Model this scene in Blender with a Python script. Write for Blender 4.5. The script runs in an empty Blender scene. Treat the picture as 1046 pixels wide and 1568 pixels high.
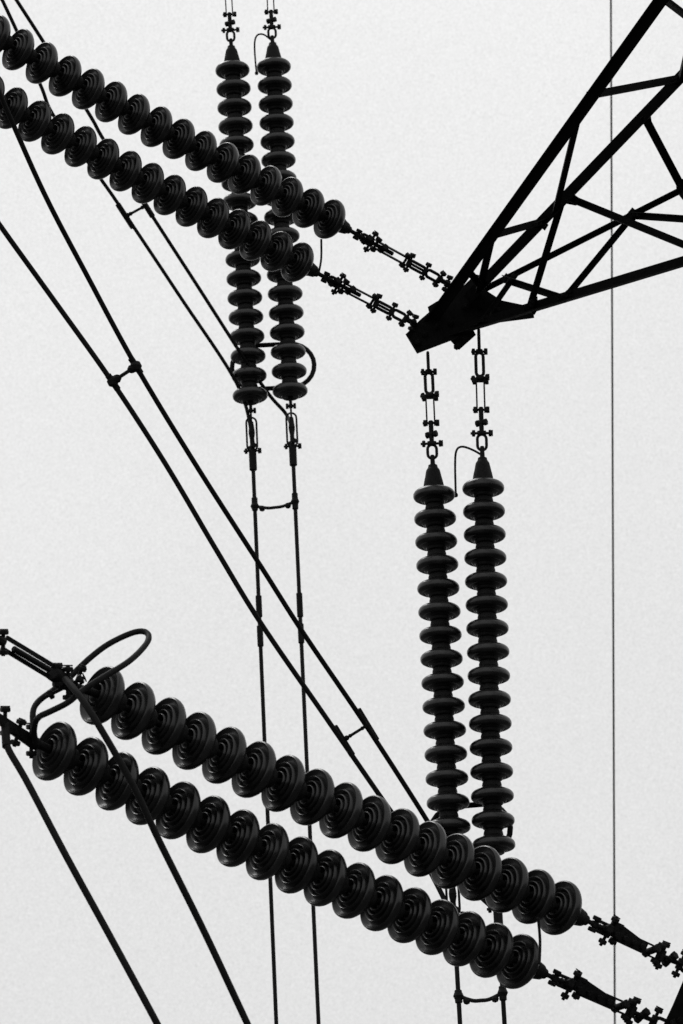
import bpy, math, random
from mathutils import Vector, Matrix
random.seed(7)
R=math.radians
scene=bpy.context.scene
scene.view_settings.view_transform='Standard'
scene.view_settings.look='None'
scene.view_settings.exposure=0

# ------------------------------------------------------------ camera (135 mm, portrait)
PITCH=R(18); ROLL=R(2.8); F=5880.0
C=Vector((0,0,1.6))
fw=Vector((0,math.cos(PITCH),math.sin(PITCH)))
r0=Vector((1,0,0)); u0=Vector((0,-math.sin(PITCH),math.cos(PITCH)))
rt=math.cos(ROLL)*r0-math.sin(ROLL)*u0
up=math.cos(ROLL)*u0+math.sin(ROLL)*r0
cam=bpy.data.cameras.new("camera"); camo=bpy.data.objects.new("camera",cam)
scene.collection.objects.link(camo); scene.camera=camo
cam.sensor_fit='VERTICAL'; cam.sensor_height=36; cam.sensor_width=24; cam.lens=135
cam.clip_start=0.1; cam.clip_end=6000
cam.dof.use_dof=True; cam.dof.focus_distance=22; cam.dof.aperture_fstop=8
m=Matrix((rt,up,-fw)).transposed().to_4x4(); m.translation=C
camo.matrix_world=m

def P(u,v,d): return C+d*(fw+rt*((u-523)/F)+up*((784-v)/F))
def proj(p):
    q=p-C; d=q.dot(fw); return (523+F*q.dot(rt)/d, 784-F*q.dot(up)/d, d)
def drop(p,v,k=0):              # point below p (plumb, or swung sideways by k) seen at height v
    lo,hi=0,30; dn=Vector((k,0,-1))
    for _ in range(50):
        mid=(lo+hi)/2
        if proj(p+dn*mid)[1]<v: lo=mid
        else: hi=mid
    return p+dn*lo

# ------------------------------------------------------------ materials
def mat(name,base,rough,spec=0.5,var=0.35,scale=30,bump=0.0,metal=0.0,coat=0):
    m=bpy.data.materials.new(name); m.use_nodes=True
    nt=m.node_tree; b=nt.nodes['Principled BSDF']
    tc=nt.nodes.new('ShaderNodeTexCoord'); n=nt.nodes.new('ShaderNodeTexNoise')
    n.inputs['Scale'].default_value=scale; n.inputs['Detail'].default_value=5
    nt.links.new(tc.outputs['Object'],n.inputs['Vector'])
    oi=nt.nodes.new('ShaderNodeObjectInfo')
    mr=nt.nodes.new('ShaderNodeMapRange'); mr.inputs['From Min'].default_value=.3; mr.inputs['From Max'].default_value=.7
    mr.inputs['To Min'].default_value=base*(1-var); mr.inputs['To Max'].default_value=base*(1+var)
    nt.links.new(n.outputs['Fac'],mr.inputs['Value'])
    mu=nt.nodes.new('ShaderNodeMath'); mu.operation='MULTIPLY_ADD'
    mu.inputs[1].default_value=0.7; mu.inputs[2].default_value=0.65
    nt.links.new(oi.outputs['Random'],mu.inputs[0])
    m2=nt.nodes.new('ShaderNodeMath'); m2.operation='MULTIPLY'
    nt.links.new(mr.outputs[0],m2.inputs[0]); nt.links.new(mu.outputs[0],m2.inputs[1])
    cc=nt.nodes.new('ShaderNodeCombineColor')
    for i in range(3): nt.links.new(m2.outputs[0],cc.inputs[i])
    nt.links.new(cc.outputs[0],b.inputs['Base Color'])
    rr=nt.nodes.new('ShaderNodeMapRange'); rr.inputs['To Min'].default_value=max(0,rough-.12); rr.inputs['To Max'].default_value=min(1,rough+.15)
    nt.links.new(n.outputs['Fac'],rr.inputs['Value']); nt.links.new(rr.outputs[0],b.inputs['Roughness'])
    b.inputs['Specular IOR Level'].default_value=spec; b.inputs['Metallic'].default_value=metal
    b.inputs['Coat Weight'].default_value=coat
    if bump:
        bp=nt.nodes.new('ShaderNodeBump'); bp.inputs['Strength'].default_value=bump; bp.inputs['Distance'].default_value=.004
        nt.links.new(n.outputs['Fac'],bp.inputs['Height']); nt.links.new(bp.outputs[0],b.inputs['Normal'])
    return m
M_PORC=mat("dark_glazed_porcelain",0.010,0.27,0.42,0.5,18,0.06)
M_CAP=mat("cast_iron_cap",0.009,0.7,0.2,0.5,60,0.3)
M_FIT=mat("weathered_forged_steel",0.008,0.65,0.12,0.5,60,0.3)
M_STEEL=mat("dark_painted_steel",0.006,0.75,0.08,0.4,25,0.2)
M_WIRE=mat("oxidised_conductor",0.009,0.7,0.12,0.3,80)
M_GROUND=mat("ground_grass",0.06,0.95,0.1,0.5,1.5,0.5)
M_CONC=mat("concrete",0.25,0.9,0.2,0.2,8,0.3)

# ------------------------------------------------------------ mesh building
class Acc:
    def __init__(s): s.v=[]; s.f=[]; s.m=[]
    def add(s,vs,fs,mi=0):
        o=len(s.v); s.v+= [tuple(x) for x in vs]; s.f+=[tuple(i+o for i in f) for f in fs]; s.m+=[mi]*len(fs)
def make(acc,name,mats,parent=None,loc=None):
    me=bpy.data.meshes.new(name)
    off=loc or Vector((0,0,0))
    me.from_pydata([tuple(Vector(v)-off) for v in acc.v],[],acc.f)
    for mt in mats: me.materials.append(mt)
    me.polygons.foreach_set('material_index',acc.m)
    me.shade_smooth(); me.set_sharp_from_angle(angle=R(38)); me.update()
    o=bpy.data.objects.new(name,me); scene.collection.objects.link(o)
    o.location=off
    if parent:
        o.parent=parent; o.matrix_parent_inverse=Matrix.Translation(-parent.location)
    return o
def empty(name,loc):
    e=bpy.data.objects.new(name,None); e.location=loc; e.empty_display_size=.2
    scene.collection.objects.link(e); return e
def frame(a,ref=None):
    a=a.normalized()
    if ref is None or abs(a.dot(ref.normalized()))>.97:
        ref=Vector((0,0,1)) if abs(a.z)<.9 else Vector((1,0,0))
    s=(ref-a*ref.dot(a)).normalized(); return a,s,a.cross(s)
def lathe(acc,prof,o,axis,seg=32,mi=0):
    a,s,n=frame(axis); vs=[];fs=[]
    for r,z in prof:
        for k in range(seg):
            t=2*math.pi*k/seg; vs.append(o+a*z+(s*math.cos(t)+n*math.sin(t))*r)
    for i in range(len(prof)-1):
        for k in range(seg):
            k2=(k+1)%seg; fs.append((i*seg+k,(i+1)*seg+k,(i+1)*seg+k2,i*seg+k2))
    acc.add(vs,fs,mi)
def cyl(acc,p0,p1,r,seg=12,r1=None,mi=0):
    r1=r if r1 is None else r1; L=(p1-p0).length
    b=min(.004,r*.2,L*.2)
    lathe(acc,[(0,0),(r-b,0),(r,b),(r1,L-b),(r1-b,L),(0,L)],p0,(p1-p0),seg,mi)
def tube(acc,pts,r,seg=8,closed=False,mi=0):
    n=len(pts); vs=[];fs=[]; prev=None
    for i in range(n):
        if closed: t=pts[(i+1)%n]-pts[i-1]
        else: t=pts[min(i+1,n-1)]-pts[max(i-1,0)]
        a,s,b=frame(t,prev); prev=s
        rr=r
        for k in range(seg):
            w=2*math.pi*k/seg; vs.append(pts[i]+(s*math.cos(w)+b*math.sin(w))*rr)
    for i in range(n if closed else n-1):
        j=(i+1)%n
        for k in range(seg):
            k2=(k+1)%seg; fs.append((i*seg+k,i*seg+k2,j*seg+k2,j*seg+k))
    if not closed:
        fs.append(tuple(range(seg))[::-1]); fs.append(tuple((n-1)*seg+k for k in range(seg)))
    acc.add(vs,fs,mi)
def spline(pts,sub=8,closed=False):
    out=[];n=len(pts)
    rng=range(n) if closed else range(n-1)
    for i in rng:
        if closed: p0,p1,p2,p3=pts[i-1],pts[i],pts[(i+1)%n],pts[(i+2)%n]
        else: p0,p1,p2,p3=pts[max(i-1,0)],pts[i],pts[i+1],pts[min(i+2,n-1)]
        for k in range(sub):
            t=k/sub
            out.append(.5*((2*p1)+(-p0+p2)*t+(2*p0-5*p1+4*p2-p3)*t*t+(-p0+3*p1-3*p2+p3)*t**3))
    if not closed: out.append(pts[-1])
    return out
def prism(acc,poly,th,mi=0):
    n=len(poly)
    nn=Vector((0,0,0)); c0=sum(poly,Vector((0,0,0)))/n
    for i in range(n): nn+=(poly[i]-c0).cross(poly[(i+1)%n]-c0)
    nn.normalize()
    vs=[p+nn*th/2 for p in poly]+[p-nn*th/2 for p in poly]
    fs=[tuple(range(n)),tuple(range(2*n-1,n-1,-1))]+[(i,i+n,(i+1)%n+n,(i+1)%n) for i in range(n)]
    acc.add(vs,fs,mi)
def bar(acc,p0,p1,w,t,ref,mi=0):
    a,s,n=frame(p1-p0,ref)
    q=[s*w/2+n*t/2,-s*w/2+n*t/2,-s*w/2-n*t/2,s*w/2-n*t/2]
    vs=[p0+x for x in q]+[p1+x for x in q]
    acc.add(vs,[(0,1,2,3),(7,6,5,4)]+[(i,i+4,(i+1)%4+4,(i+1)%4) for i in range(4)],mi)
def angle(acc,p0,p1,w,ref=None,t=.008,flip=1):
    a,s,n=frame(p1-p0,ref); n=n*flip
    prof=[(0,0),(w,0),(w,t),(t,t),(t,w),(0,w)]
    q=[s*(x-w*.35)+n*(y-w*.35) for x,y in prof]
    vs=[p0+x for x in q]+[p1+x for x in q]; k=6
    acc.add(vs,[tuple(range(6))[::-1],tuple(range(6,12))]+[(i,(i+1)%k,(i+1)%k+k,i+k) for i in range(k)])
def oval(acc,p0,p1,w,r,ref,mi=0):
    a,s,n=frame(p1-p0,ref); L=(p1-p0).length; h=w/2; pts=[]
    h=min(h,L/2)
    for k in range(9):
        t=math.pi*k/8; pts.append(p0+a*(h-h*math.sin(t))+s*(h*math.cos(t)) )
    for k in range(9):
        t=math.pi*k/8; pts.append(p1-a*(h-h*math.sin(t))-s*(h*math.cos(t)) )
    tube(acc,pts,r,8,True,mi)
def bolt(acc,c,d,L,r=.0115,mi=0):
    d=d.normalized(); cyl(acc,c-d*L/2,c+d*L/2,r*.8,8,mi=mi)
    for sgn,q in((-1,.36),(1,.38)):
        e=c+d*sgn*L*q; cyl(acc,e-d*.011,e+d*.011,r*2.1,6,mi=mi)
    e=c+d*L*.48; o=frame(d)[1]; cyl(acc,e-o*.022,e+o*.022,.0035,6,mi=mi)
def chain(acc,p0,p1,elems,ref):
    a,s,n=frame(p1-p0,ref); at=lambda t:p0+(p1-p0)*t
    for e in elems:
        k=e[0]
        if k=='rod': cyl(acc,at(e[1]),at(e[2]),e[3],10)
        elif k=='cone': cyl(acc,at(e[1]),at(e[2]),e[3],14,e[4])
        elif k=='link': oval(acc,at(e[1]),at(e[2]),e[3],e[4],s if e[5]==0 else n)
        elif k=='bolt':
            w=e[3]; d=s*math.cos(w)+n*math.sin(w); bolt(acc,at(e[1]),d,e[2])
            cyl(acc,at(e[1])-d*e[2]*.2,at(e[1])+d*e[2]*.2,.019,10)
        elif k=='straps':
            w=e[5] if len(e)>5 else 0; d=s*math.cos(w)+n*math.sin(w); d2=a.cross(d)
            for sg in(-1,1): bar(acc,at(e[1])+d*sg*e[3]/2,at(e[2])+d*sg*e[3]/2,e[4],.010,d2)
            for tt in (e[1]+.02,e[2]-.02): bolt(acc,at(tt),d,e[3]+.06)
        elif k=='plate':
            w=e[5] if len(e)>5 else 0; d=s*math.cos(w)+n*math.sin(w); o=a.cross(d)
            for sg in(-1,1):
                q0,q1=at(e[1]),at(e[2]); h=e[3]/2
                prism(acc,[q0+d*h*1.25+o*sg*.014,q0+d*h*1.35+(q1-q0)*.12+o*sg*.014,q1+d*h*.5+o*sg*.014,q1-d*h*.7+o*sg*.014,q0-d*h*.75+(q1-q0)*.55+o*sg*.014,q0-d*h*.45+(q1-q0)*.1+o*sg*.014,q0-d*h*.1+o*sg*.014],.012)
            for tt in (.1,.35,.6,.85): bolt(acc,at(e[1]+(e[2]-e[1])*tt),o,.07,.008)

# ------------------------------------------------------------ insulator discs (cap and pin)
prof_cap=[(0,.108),(.030,.108),(.043,.103),(.051,.092),(.053,.074),(.057,.068),(.062,.055),(.064,.045)]
prof_sh=[(.060,.054),(.070,.053),(.088,.049),(.106,.040),(.122,.028),(.134,.014),(.1395,.001),(.1405,-.010),(.1385,-.019),(.1330,-.022),
 (.127,-.016),(.119,-.006),(.109,-.002),(.103,-.009),(.1005,-.024),(.0965,-.028),(.0920,-.025),(.088,-.006),(.081,-.001),(.076,-.008),
 (.0735,-.030),(.0690,-.035),(.0645,-.031),(.061,-.006),(.056,-.002),(.052,-.010),(.0500,-.036),(.0460,-.040),(.042,-.036),(.039,-.008),(.034,-.003),(.024,-.006)]
prof_pin=[(.030,-.004),(.028,-.014),(.015,-.018),(.014,-.062),(.020,-.066),(.0,-.068)]
# smoother, thick-rimmed shed of the hanging strings
prof_sh2=[(.062,.066),(.070,.056),(.084,.047),(.103,.040),(.120,.032),(.132,.021),(.1390,.008),(.1405,-.005),(.1385,-.018),(.131,-.029),(.119,-.036),
 (.106,-.037),(.099,-.032),(.094,-.035),(.087,-.044),(.079,-.048),(.074,-.046),(.070,-.052),(.067,-.062),(.058,-.068),(.04,-.060),(.02,-.05)]
prof_cap2=[(0,.104),(.030,.104),(.050,.102),(.060,.092),(.064,.075),(.065,.06),(.066,.05)]
Z=Vector((0,0,1)); O=Vector((0,0,0))
def disc_mesh(name,sh,cap):
    dacc=Acc()
    lathe(dacc,sh,O,Z,48,0); lathe(dacc,cap,O,Z,28,1); lathe(dacc,prof_pin,O,Z,16,1)
    me=bpy.data.meshes.new(name); me.from_pydata(dacc.v,[],dacc.f)
    me.materials.append(M_PORC); me.materials.append(M_CAP); me.polygons.foreach_set('material_index',dacc.m)
    me.shade_smooth(); me.set_sharp_from_angle(angle=R(60)); return me
DISC=disc_mesh("ribbed_insulator_disc",prof_sh,prof_cap)
DISC2=disc_mesh("smooth_insulator_disc",prof_sh2,prof_cap2)
def discs(parent,p_first,p_last,n,wob=1.2,sag=0,me=None):
    """first = tower side; caps face the tower side"""
    ax=(p_first-p_last).normalized(); s=(p_first-p_last).length/(n-1)
    for i in range(n):
        t=i/(n-1); p=p_first.lerp(p_last,t)-Vector((0,0,sag*4*t*(1-t)))
        o=bpy.data.objects.new("disc_%d"%(i+1),me or DISC); scene.collection.objects.link(o)
        q=Z.rotation_difference(ax).to_matrix().to_4x4()
        w=Matrix.Rotation(R(random.uniform(-wob,wob)),4,'X')@Matrix.Rotation(R(random.uniform(-wob,wob)),4,'Y')@Matrix.Rotation(random.uniform(0,6),4,'Z')
        o.parent=parent; o.matrix_parent_inverse=Matrix.Translation(-parent.location)
        o.matrix_basis=Matrix.Translation(p)@q@w@Matrix.Diagonal((1,1,s/.168,1))
    return s
bell=[(0,.170),(.020,.170),(.030,.164),(.033,.148),(.038,.140),(.046,.128),(.051,.105),(.056,.08),(.062,.055),(.067,.030),(.070,.0),(.05,-.02)]

# ------------------------------------------------------------ suspension strings
SUSP=[('link',0,.17,.055,.010,1),('bolt',.17,.11,0),('link',.18,.36,.05,.011,0),('bolt',.375,.13,.3),
      ('straps',.38,.64,.052,.026),('rod',.60,.80,.016),('bolt',.72,.08,.5),('bolt',.80,.15,0),('link',.81,.93,.06,.010,0),('cone',.90,1.03,.014,.018)]
def suspension(anchor,v_first,v_last,n,k,horn=None,tail=None,upext=None):
    e=empty("suspension_insulator_string",anchor)
    dn=Vector((k,0,-1)); ux=-dn.normalized()
    p1=drop(anchor,v_first,k); p2=drop(anchor,v_last,k)
    s=discs(e,p1,p2,n,0.8,0,DISC2)
    acc=Acc()
    top=p1+ux*.045
    lathe(acc,bell,top,ux,24)
    chain(acc,anchor,top+ux*.155,SUSP,rt)
    if upext:
        q=anchor+ux*upext; chain(acc,q,anchor,[('link',0,.2,.05,.009,0),('straps',.2,.5,.05,.022),('bolt',.55,.12,0),('link',.6,.8,.05,.009,0),('bolt',.8,.12,.3),('link',.82,1,.05,.009,1)],rt)
    if horn: tube(acc,spline(horn,6),.0075,8) 
    if horn: lathe(acc,[(0,-.018),(.012,-.012),(.016,0),(.012,.012),(0,.018)],horn[-1],Z,12)
    # lower clamp
    b=p2-Vector((0,0,.05)); q=b-Vector((0,0,tail))
    chain(acc,b,q,[('rod',-.05,.16,.013),('bolt',.14,.08,0),('link',.16,.30,.04,.008,1),('link',.24,.72,.080,.008,0),('cone',.30,.46,.016,.026),('cone',.46,.60,.026,.014),
                   ('rod',.56,.74,.018),('bolt',.72,.14,0),('bolt',.66,.09,1.2),('rod',.72,1,.030)],rt)
    make(acc,"fittings",[M_FIT],e)
    return e,p2,q
D0=25.9
hornR=[P(738,697,25.75),P(724,689,25.7),P(708,684,25.7),P(699,690,25.7),P(697,712,25.7),P(698,758,25.62)]
sR1,bR1,qR1=suspension(P(655,540,D0),758,1303,16,-.011,None,.52)
sR2,bR2,qR2=suspension(P(733,505,D0),747,1293,16,-.030,hornR,.52)
D1=31.6
hornL=[P(416,62,D1-.1),P(404,53,D1-.1),P(394,54,D1-.1),P(390,66,D1-.1),P(391,92,D1-.1),P(393,112,D1-.15)]
sL1,bL1,qL1=suspension(P(347,-60,D1),107,605,18,.012,None,.58,1.2)
sL2,bL2,qL2=suspension(P(411,-62,D1),102,598,18,.005,hornL,.58,1.2)

# racetrack shield rings on suspension pairs
def ring_pair(bA,bB,hgt,parent,lift,shrink,dx=0):
    acc=Acc(); c=(bA+bB)/2+Vector((dx,.16,lift)); d=(bB-bA); d.z=0; half=d.length/2-shrink; d.normalize(); r=hgt/2; pts=[]
    for k in range(13):
        t=-math.pi/2+math.pi*k/12; pts.append(c+d*(half+r*math.cos(t))+Vector((0,0,r*math.sin(t))))
    for k in range(13):
        t=math.pi/2+math.pi*k/12; pts.append(c+d*(-half+r*math.cos(t))+Vector((0,0,r*math.sin(t))))
    tube(acc,pts,.019,12,True)
    for b in(bA,bB):
        cyl(acc,b+Vector((0,0,-.10)),Vector((b.x,c.y,c.z-r)),.012)
    make(acc,"shield_ring",[M_FIT],parent)
ring_pair(bL1,bL2,.37,sL2,.28,.015,.03)
ring_pair(bR1,bR2,.34,sR2,.15,.05)

# ------------------------------------------------------------ tension strings
def tension(pf,pl,n,anchor,elems,horn=None,lineend=None,sag=.02):
    e=empty("tension_insulator_string",anchor); discs(e,pf,pl,n,1.4,sag)
    acc=Acc(); ax=(pf-pl).normalized()
    lathe(acc,[(r*.85,z*.8) for r,z in bell],pf+ax*.05,ax,20)
    chain(acc,pf+ax*.17,anchor,elems,up)
    if horn: tube(acc,spline(horn,4),.007,8)
    if lineend: lineend(acc)
    make(acc,"fittings",[M_FIT],e); return e
TEN=[('rod',-.05,.14,.012),('bolt',.08,.08,.2),('link',.09,.22,.050,.009,0),('bolt',.20,.17,.35),('bolt',.16,.10,1.5),
     ('plate',.21,.50,.085,0,.15),('straps',.24,.64,.055,.020,.2),('bolt',.56,.11,1.2),('bolt',.65,.15,.1),('link',.65,.80,.045,.009,1),('bolt',.72,.09,.9),('bolt',.81,.15,.2),('link',.82,1,.05,.010,0),('bolt',.92,.11,.9),('bolt',.98,.13,0)]
TEN2=[('rod',-.05,.16,.014),('bolt',.09,.07,.2),('link',.12,.24,.05,.010,0),('bolt',.22,.16,.35),('bolt',.18,.10,1.3),
     ('straps',.25,.58,.050,.034,.45),('rod',.25,.44,.014),('bolt',.34,.08,1.3),('bolt',.60,.14,.1),('link',.60,.76,.045,.011,0),('rod',.62,.74,.009),('bolt',.76,.13,.2),('link',.77,.90,.05,.011,0),('bolt',.90,.13,.6),('link',.90,1,.05,.011,1),('bolt',.98,.12,0)]
def ext(pf,pl,n0,n1): return pf+(pl-pf)*((n1-1)/(n0-1))
a1=P(505,336,25.6); b1=P(28,74,24.05)
tU1=tension(a1,ext(a1,b1,15,18),18,P(688,436,26.0),TEN2,[P(492,366,25.5),P(492,395,25.5),P(489,414,25.45)])
a2=P(456,402,25.4); b2=P(18,163,23.95)
tU2=tension(a2,ext(a2,b2,14,18),18,P(636,496,25.9),TEN2)
a3=P(858,1391,18.95); b3=P(157,1066,17.4)
tL1=tension(a3,b3,17,P(1075,1492,19.5),TEN,[P(824,1405,18.7),P(827,1440,18.7),P(826,1476,18.65)])
a4=P(794,1473,18.85); b4=P(84,1151,17.3)
tL2=tension(a4,b4,17,P(1040,1580,19.4),TEN)

# line-side yoke, shield ring and dead-end clamps of the lower pair
acc=Acc()
j1=P(104,1047,17.25)
cyl(acc,b3,j1,.018); cyl(acc,j1,P(80,1030,17.15),.035,10)
bolt(acc,P(104,1047,17.2),up,.17); bolt(acc,P(118,1042,17.25),up+rt*.4,.15); bolt(acc,P(92,1040,17.2),rt-up*.5,.13)
bolt(acc,P(100,1052,17.2),rt+up*.5,.20)
for o in (-1,1):
    q0=P(92-o*4,1036+o*8,17.2); q1=P(6-o*4,984+o*8,16.95); bar(acc,q0,q1,.018,.012,up)
bolt(acc,P(5,984,16.93),up,.12); bolt(acc,P(88,1034,17.17),up,.11)
cyl(acc,P(76,1026,17.1),P(20,993,16.97),.014)
tube(acc,[P(6,984,16.93),P(-60,945,16.75),P(-400,780,15.9),P(-2400,-100,12)],.02)
make(acc,"dead_end_clamp",[M_FIT],tL1)
acc=Acc()
ring=[(106,1038,17.35),(135,1010,17.4),(165,987,17.45),(200,970,17.5),(220,967,17.5),(228,975,17.45),(221,990,17.35),(197,1013,17.2),(160,1036,17.1),(128,1056,17.05),(105,1075,17.0),(80,1088,17.0),(62,1096,17.0)]
tube(acc,spline([P(*x) for x in ring],6),.0140,10)
r2=[(106,1038,17.35),(80,1058,17.3),(60,1073,17.25),(51,1088,17.2),(51,1112,17.15),(54,1136,17.15)]
tube(acc,spline([P(*x) for x in r2],6),.0140,10)
tube(acc,spline([P(62,1096,17.0),P(55,1104,17.0),P(52,1120,17.1),P(54,1136,17.15)],6),.0140,10)
make(acc,"shield_ring",[M_FIT],tL1)
acc=Acc()
cyl(acc,b4,P(48,1135,17.2),.02); cyl(acc,P(56,1140,17.22),P(20,1116,17.1),.030,10,.026)
bolt(acc,P(48,1134,17.2),up,.16); bolt(acc,P(28,1122,17.1),up+rt*.3,.13); bolt(acc,P(8,1105,17.05),up,.14)
bar(acc,P(40,1128,17.15),P(-6,1098,17.0),.04,.03,up)
cyl(acc,P(8,1108,17.05),P(10,1144,16.95),.020,10)
tube(acc,[P(-4,1100,17.0),P(-60,1070,16.85),P(-400,905,15.9),P(-2400,0,12)],.02)
make(acc,"dead_end_clamp",[M_FIT],tL2)

# ------------------------------------------------------------ conductors
def sleeve(acc,p0,p1,r): cyl(acc,p0,p1,r,12)
def spacer(acc,pa,pb,r=.010,blob=.026,hang=0):
    mid=(pa+pb)/2-Vector((0,0,hang)); tube(acc,spline([pa,pa.lerp(mid,.6)-Vector((0,0,hang*.3)),mid,pb.lerp(mid,.6)-Vector((0,0,hang*.3)),pb],4),r,8)
    for p,q in((pa,pb),(pb,pa)):
        for t,s in((0,1.15),(.18,.85)):
            c=p.lerp(q,t)-Vector((0,0,hang*(1 if t else 0)*.9)); lathe(acc,[(0,-blob*s),(blob*.7*s,-blob*.7*s),(blob*s,0),(blob*.7*s,blob*.7*s),(0,blob*s)],c,Z,12)
def wire(pts,r): 
    a=Acc(); tube(a,spline(pts,10),r,10); return a
def conductors(name,lines,r,extra=None):
    e=empty(name,lines[0][0])
    for i,l in enumerate(lines): make(wire(l,r),"conductor_%d"%(i+1),[M_WIRE],e)
    if extra:
        a=Acc(); extra(a); make(a,"spacer_and_sleeves",[M_FIT],e)
    return e
def img(lst): return [P(*x) for x in lst]
# near jumper pair -> right suspension clamps
L1=img([(-160,120,23.4),(-60,258,23.5),(0,345,23.6),(85,463,23.8),(170,582,23.9),(252,708,24.05),(330,840,24.2),(400,955,24.3),(500,1100,24.5),(580,1216,24.65),(645,1310,24.8)])+[qR1+Vector((0,0,.12))]
R1=img([(-110,-120,23.3),(-40,50,23.4),(20,190,23.5),(72,305,23.6),(135,425,23.75),(208,560,23.85),(300,712,24.0),(400,868,24.2),(465,970,24.3),(560,1110,24.5),(650,1250,24.65),(700,1335,24.8)])+[qR2+Vector((0,0,.12))]
def ex1(a):
    spacer(a,P(173,584,23.9),P(208,561,23.85),.012,.034)
    for q in ((165,574,181,597,23.89),(200,548,216,572,23.85),(512,1112,540,1157,24.55),(548,1086,577,1134,24.55)):
        sleeve(a,P(q[0],q[1],q[4]),P(q[2],q[3],q[4]+.03),.021)
    spacer(a,P(531,1130,24.56),P(560,1112,24.5),.010,.016)
conductors("twin_jumper_conductor",[L1,R1],.0165,ex1)
L2=img([(-40,-90,29.0),(20,35,29.2),(62,130,29.3),(84,180,29.4),(155,275,29.7),(195,333,29.8),(275,453,30.1),(362,586,30.4)])+[qL1+Vector((0,0,.30)),qL1+Vector((0,0,.1))]
R2=img([(-20,-70,29.0),(22,-5,29.1),(62,57,29.2),(135,172,29.4),(160,216,29.5),(225,318,29.8),(300,434,30.1),(370,543,30.4),(412,604,30.6),(438,634,30.8)])+[qL2+Vector((0,0,.30)),qL2+Vector((0,0,.1))]
def ex2(a):
    spacer(a,P(195,330,29.8),P(223,315,29.8),.011,.020)
    for q in ((180,312,204,349,29.78),(212,297,234,332,29.78)):
        sleeve(a,P(q[0],q[1],q[4]),P(q[2],q[3],q[4]+.06),.022)
conductors("twin_jumper_conductor",[L2,R2],.0145,ex2)
# plumb down-leads under the suspension strings
def down(q): return [q+Vector((0,0,.05)),q-Vector((0,0,3)),Vector((q.x,q.y,3.5)),Vector((q.x,q.y,.6))]
def ex3(a):
    spacer(a,drop(qL1,775),drop(qL2,768),.013,.030,.03)
    for q,vs in((qL1,((762,782),(912,945),(958,990))),(qL2,((755,780),(908,945),(955,985)))):
        for v0,v1 in vs: sleeve(a,drop(q,v0),drop(q,v1),.024)
conductors("twin_down_lead",[down(qL1),down(qL2)],.0155,ex3)
def ex4(a):
    spacer(a,drop(qR1,1525),drop(qR2,1520),.013,.030,.04)
    for q,v0,v1 in((qR1,1516,1536),(qR2,1510,1532)): sleeve(a,drop(q,v0),drop(q,v1),.024)
conductors("twin_down_lead",[down(qR1),down(qR2)],.0150,ex4)
# lower-left jumper pair
L3=img([(8,1118,17.0),(12,1145,16.95),(42,1198,16.9),(102,1312,16.8),(172,1440,16.75),(242,1570,16.7),(330,1740,16.7),(450,1960,16.9)])
R3=img([(100,1040,17.1),(122,1066,16.95),(152,1112,16.85),(205,1205,16.8),(245,1290,16.8),(312,1425,16.8),(380,1570,16.8),(460,1740,16.8),(570,1960,17)])
conductors("twin_jumper_conductor",[L3,R3],.0155)
# far thin wire
fa=P(935.5,0,60); fb=P(941.5,1568,57); dv=(fb-fa)
conductors("overhead_wire",[[fa-dv*1.5,fa,fb,fb+dv*.4]],.0150)

# ------------------------------------------------------------ lattice crossarm and mast
arm=empty("lattice_pylon",P(650,505,26))
acc=Acc()
CH={'A':(P(655,494,26.0),P(1012,-5,22.4)),'B':(P(690,488,26.1),P(1046,118,24.0)),
    'C':(P(680,513,26.0),P(1046,402,24.9)),'D':(P(725,450,26.2),P(1046,288,25.1))}
def on(c,u):
    a,b=CH[c]; lo,hi=-.2,3
    for _ in range(50):
        mid=(lo+hi)/2
        if proj(a.lerp(b,mid))[0]<u: lo=mid
        else: hi=mid
    return a.lerp(b,lo)
EXT=1.55
for c,w,fl in(('A',.078,1),('B',.072,-1),('C',.070,1),('D',.042,1)):
    a,b=CH[c]; angle(acc,a,a.lerp(b,EXT),w,-fw if c!='C' else up,.009,fl)
    if c in 'AB':  # back-to-back angle
        angle(acc,a+fw*.03,a.lerp(b,EXT)+fw*.03,w*.9,fw,.009,-fl)
BR=[('A',903,'B',1043,.05),('A',886,'B',850,.042),('A',748,'B',832,.048),('A',753,'B',733,.05),('A',715,'B',738,.04),('B',988,'D',1046,.045),
    ('B',868,'C',1083,.05),('B',862,'C',812,.045),('D',970,'C',862,.045),('D',966,'C',1230,.045),('D',772,'C',866,.045),('D',790,'C',735,.04),
    ('A',1012,'B',1100,.05),('B',1100,'C',1100,.05),('D',1046,'C',1083,.045),('A',1100,'B',1043,.05)]
for c0,x0,c1,x1,w in BR:
    p,q=on(c0,x0),on(c1,x1); angle(acc,p,q,w,-fw,.006,random.choice((1,-1)))
    for c,x,pp,oo in((c0,x0,p,q),(c1,x1,q,p)):
        d=(oo-pp).normalized(); cd=(CH[c][1]-CH[c][0]).normalized()
        g=[pp-cd*.055,pp-cd*.03+d*.085,pp+cd*.03+d*.095,pp+cd*.06]
        prism(acc,[x+fw*.008 for x in g],.009)
        for t in (.03,.065): bolt(acc,pp+d*t,fw,.05,.008)
# small gusset plates
for u,v,d,s in((968,329,25.37,.05),(775,428,26.0,.045),(815,472,25.6,.05),(832,346,25.3,.035)):
    c=P(u,v,d); prism(acc,[c+rt*s+up*s*.2,c+up*s,c-rt*s*.8,c-up*s*.9+rt*s*.3],.01)
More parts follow.
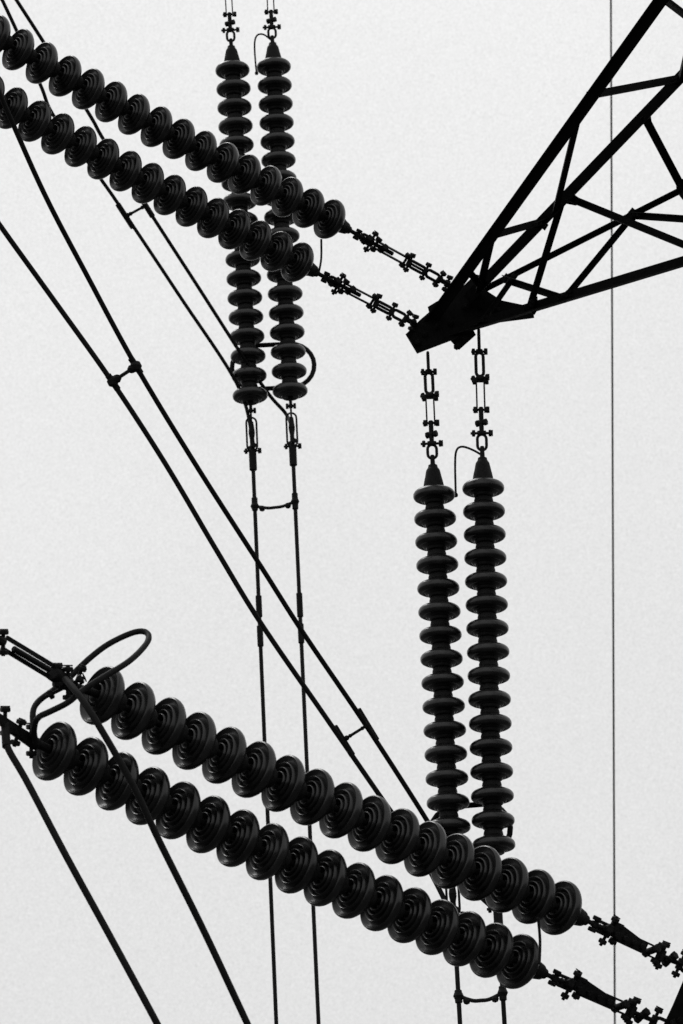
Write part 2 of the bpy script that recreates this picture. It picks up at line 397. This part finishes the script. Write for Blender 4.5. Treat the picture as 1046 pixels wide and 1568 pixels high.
# tip plates
poly=[(622,511),(640,541),(690,522),(741,497),(818,487),(816,470),(768,460),(742,443),(752,425),(728,420),(700,447),(668,462),(655,470),(657,478),(643,490)]
for dd,k in((25.93,1),(26.09,.93)):
    cx,cy=700,485; prism(acc,[P(cx+(u-cx)*k,cy+(v-cy)*k,dd) for u,v in poly],.014)
prism(acc,[P(622,511,25.9),P(640,541,25.9),P(655,535,26.15),P(638,505,26.15)],.014)
prism(acc,[P(690,522,25.9),P(702,535,25.95),P(728,512,25.95),P(722,500,25.9)],.02)
for u,v in((650,512),(668,500),(690,495),(668,478),(712,470),(735,470),(760,475),(785,477),(700,530),(712,520),(640,525)): bolt(acc,P(u,v,26.0),fw,.26,.011)
make(acc,"crossarm",[M_STEEL],arm)
# mast (outside the picture to the right)
acc=Acc()
tops={c:CH[c][0].lerp(CH[c][1],EXT) for c in 'ABCD'}
base=(tops['A']+tops['B']+tops['C']+tops['D'])/4
x0,x1=base.x,base.x+2.4; y0,y1=base.y-1.5,base.y+1.5; zt=max(t.z for t in tops.values())+1.5
corners=[(x0,y0),(x1,y0),(x1,y1),(x0,y1)]
def leg(i,z): 
    k=1+(zt-z)*.02; cx,cy=(x0+x1)/2+(zt-z)*.03,(y0+y1)/2; x,y=corners[i%4]
    return Vector((cx+(x-(x0+x1)/2)*k, cy+(y-cy)*k, z))
for i in range(4): angle(acc,leg(i,-.1),leg(i,zt),.13,None,.014)
nz=7
for j in range(nz):
    za,zb=zt*j/nz,zt*(j+1)/nz
    for i in range(4):
        angle(acc,leg(i,za),leg(i+1,zb),.06,None,.007); angle(acc,leg(i+1,za),leg(i,zb),.06,None,.007,-1); angle(acc,leg(i,zb),leg(i+1,zb),.06,None,.007)
for c,i in(('A',0),('B',0),('C',3),('D',3)): angle(acc,tops[c],leg(i,tops[c].z+.1),.075,None,.009)
make(acc,"mast",[M_STEEL],arm)
acc=Acc()
for i in range(4):
    b=leg(i,0); b.z=0; lathe(acc,[(0,.35),(.28,.35),(.33,.3),(.38,-.2)],b,Z,16)
make(acc,"footings",[M_CONC],arm)
# lower crossarm
acc=Acc()
for dd in(19.35,19.5):
    prism(acc,[P(*x,dd) for x in((1011,1580),(1030,1540),(1047,1500),(1085,1455),(1150,1440),(1170,1600),(1090,1660),(1020,1640))],.014)
for u,v,i in((1080,1475,0),(1150,1450,3),(1080,1640,0),(1150,1600,3)):
    p=P(u,v,19.42); angle(acc,p,leg(i,p.z+(.3 if v<1500 else -.2)),.075,None,.009)
for u,v in((1040,1560),(1060,1530),(1060,1580),(1090,1490)): bolt(acc,P(u,v,19.42),fw,.25,.011)
make(acc,"lower_crossarm",[M_STEEL],arm)

# ------------------------------------------------------------ ground
acc=Acc(); N=40; S=3000
def gz(x,y):
    r=math.hypot(x,y); return 0 if r<120 else (math.sin(x*.006)+math.cos(y*.005))*min(1,(r-120)/400)*2-1*min(1,(r-120)/400)
vs=[];fs=[]
cs=[math.copysign(abs(k/N*2-1)**2.5,k/N*2-1)*S for k in range(N+1)]
for y in cs:
    for x in cs: vs.append((x,y,gz(x,y)))
for j in range(N):
    for i in range(N): k=j*(N+1)+i; fs.append((k,k+1,k+N+2,k+N+1))
acc.add(vs,fs); make(acc,"ground",[M_GROUND])
acc=Acc()
for q in(qL1,qL2,qR1,qR2):
    lathe(acc,[(0,.75),(.03,.75),(.05,.6),(.12,.55),(.14,.0),(.2,-.1)],Vector((q.x,q.y,0)),Z,16)
make(acc,"cable_sealing_post",[M_CONC])

# ------------------------------------------------------------ overcast sky and soft sun
SUN_EL=R(55); SUN_AZ=R(-30)   # azimuth from +Y
w=bpy.data.worlds.new("World"); scene.world=w; w.use_nodes=True
nt=w.node_tree; nt.nodes.clear()
out=nt.nodes.new('ShaderNodeOutputWorld'); add=nt.nodes.new('ShaderNodeAddShader')
sky=nt.nodes.new('ShaderNodeTexSky'); sky.sky_type='NISHITA'; sky.sun_disc=False
sky.sun_elevation=SUN_EL; sky.sun_rotation=SUN_AZ; sky.dust_density=5; sky.air_density=1
bw=nt.nodes.new('ShaderNodeRGBToBW'); nt.links.new(sky.outputs[0],bw.inputs[0])
bg1=nt.nodes.new('ShaderNodeBackground'); bg1.inputs[1].default_value=.012; nt.links.new(bw.outputs[0],bg1.inputs[0])
tc=nt.nodes.new('ShaderNodeTexCoord'); sp=nt.nodes.new('ShaderNodeSeparateXYZ'); nt.links.new(tc.outputs['Generated'],sp.inputs[0])
g=nt.nodes.new('ShaderNodeMapRange'); g.inputs['From Min'].default_value=.15; g.inputs['From Max'].default_value=.45
g.inputs['To Min'].default_value=.685; g.inputs['To Max'].default_value=.785; nt.links.new(sp.outputs['Z'],g.inputs['Value'])
n1=nt.nodes.new('ShaderNodeTexNoise'); n1.inputs['Scale'].default_value=5; n1.inputs['Detail'].default_value=3
n2=nt.nodes.new('ShaderNodeTexNoise'); n2.inputs['Scale'].default_value=2600; n2.inputs['Detail'].default_value=1
for n in(n1,n2): nt.links.new(tc.outputs['Generated'],n.inputs['Vector'])
def madd(src,a,b):
    x=nt.nodes.new('ShaderNodeMath'); x.operation='MULTIPLY_ADD'; x.inputs[1].default_value=a; x.inputs[2].default_value=b; nt.links.new(src,x.inputs[0]); return x.outputs[0]
def mul(a,b):
    x=nt.nodes.new('ShaderNodeMath'); x.operation='MULTIPLY'; nt.links.new(a,x.inputs[0]); nt.links.new(b,x.inputs[1]); return x.outputs[0]
v=mul(mul(g.outputs[0],madd(n1.outputs['Fac'],.12,.94)),madd(n2.outputs['Fac'],.50,.75))
bg2=nt.nodes.new('ShaderNodeBackground'); bg2.inputs[1].default_value=1; nt.links.new(v,bg2.inputs[0])
nt.links.new(bg1.outputs[0],add.inputs[0]); nt.links.new(bg2.outputs[0],add.inputs[1]); nt.links.new(add.outputs[0],out.inputs[0])
sl=bpy.data.lights.new("sun",'SUN'); sl.energy=.8; sl.angle=R(20); sl.color=(1,.995,.985)
so=bpy.data.objects.new("sun",sl); scene.collection.objects.link(so)
sd=Vector((math.sin(SUN_AZ)*math.cos(SUN_EL),math.cos(SUN_AZ)*math.cos(SUN_EL),math.sin(SUN_EL)))
so.rotation_euler=sd.to_track_quat('Z','Y').to_euler(); so.location=(0,0,50)
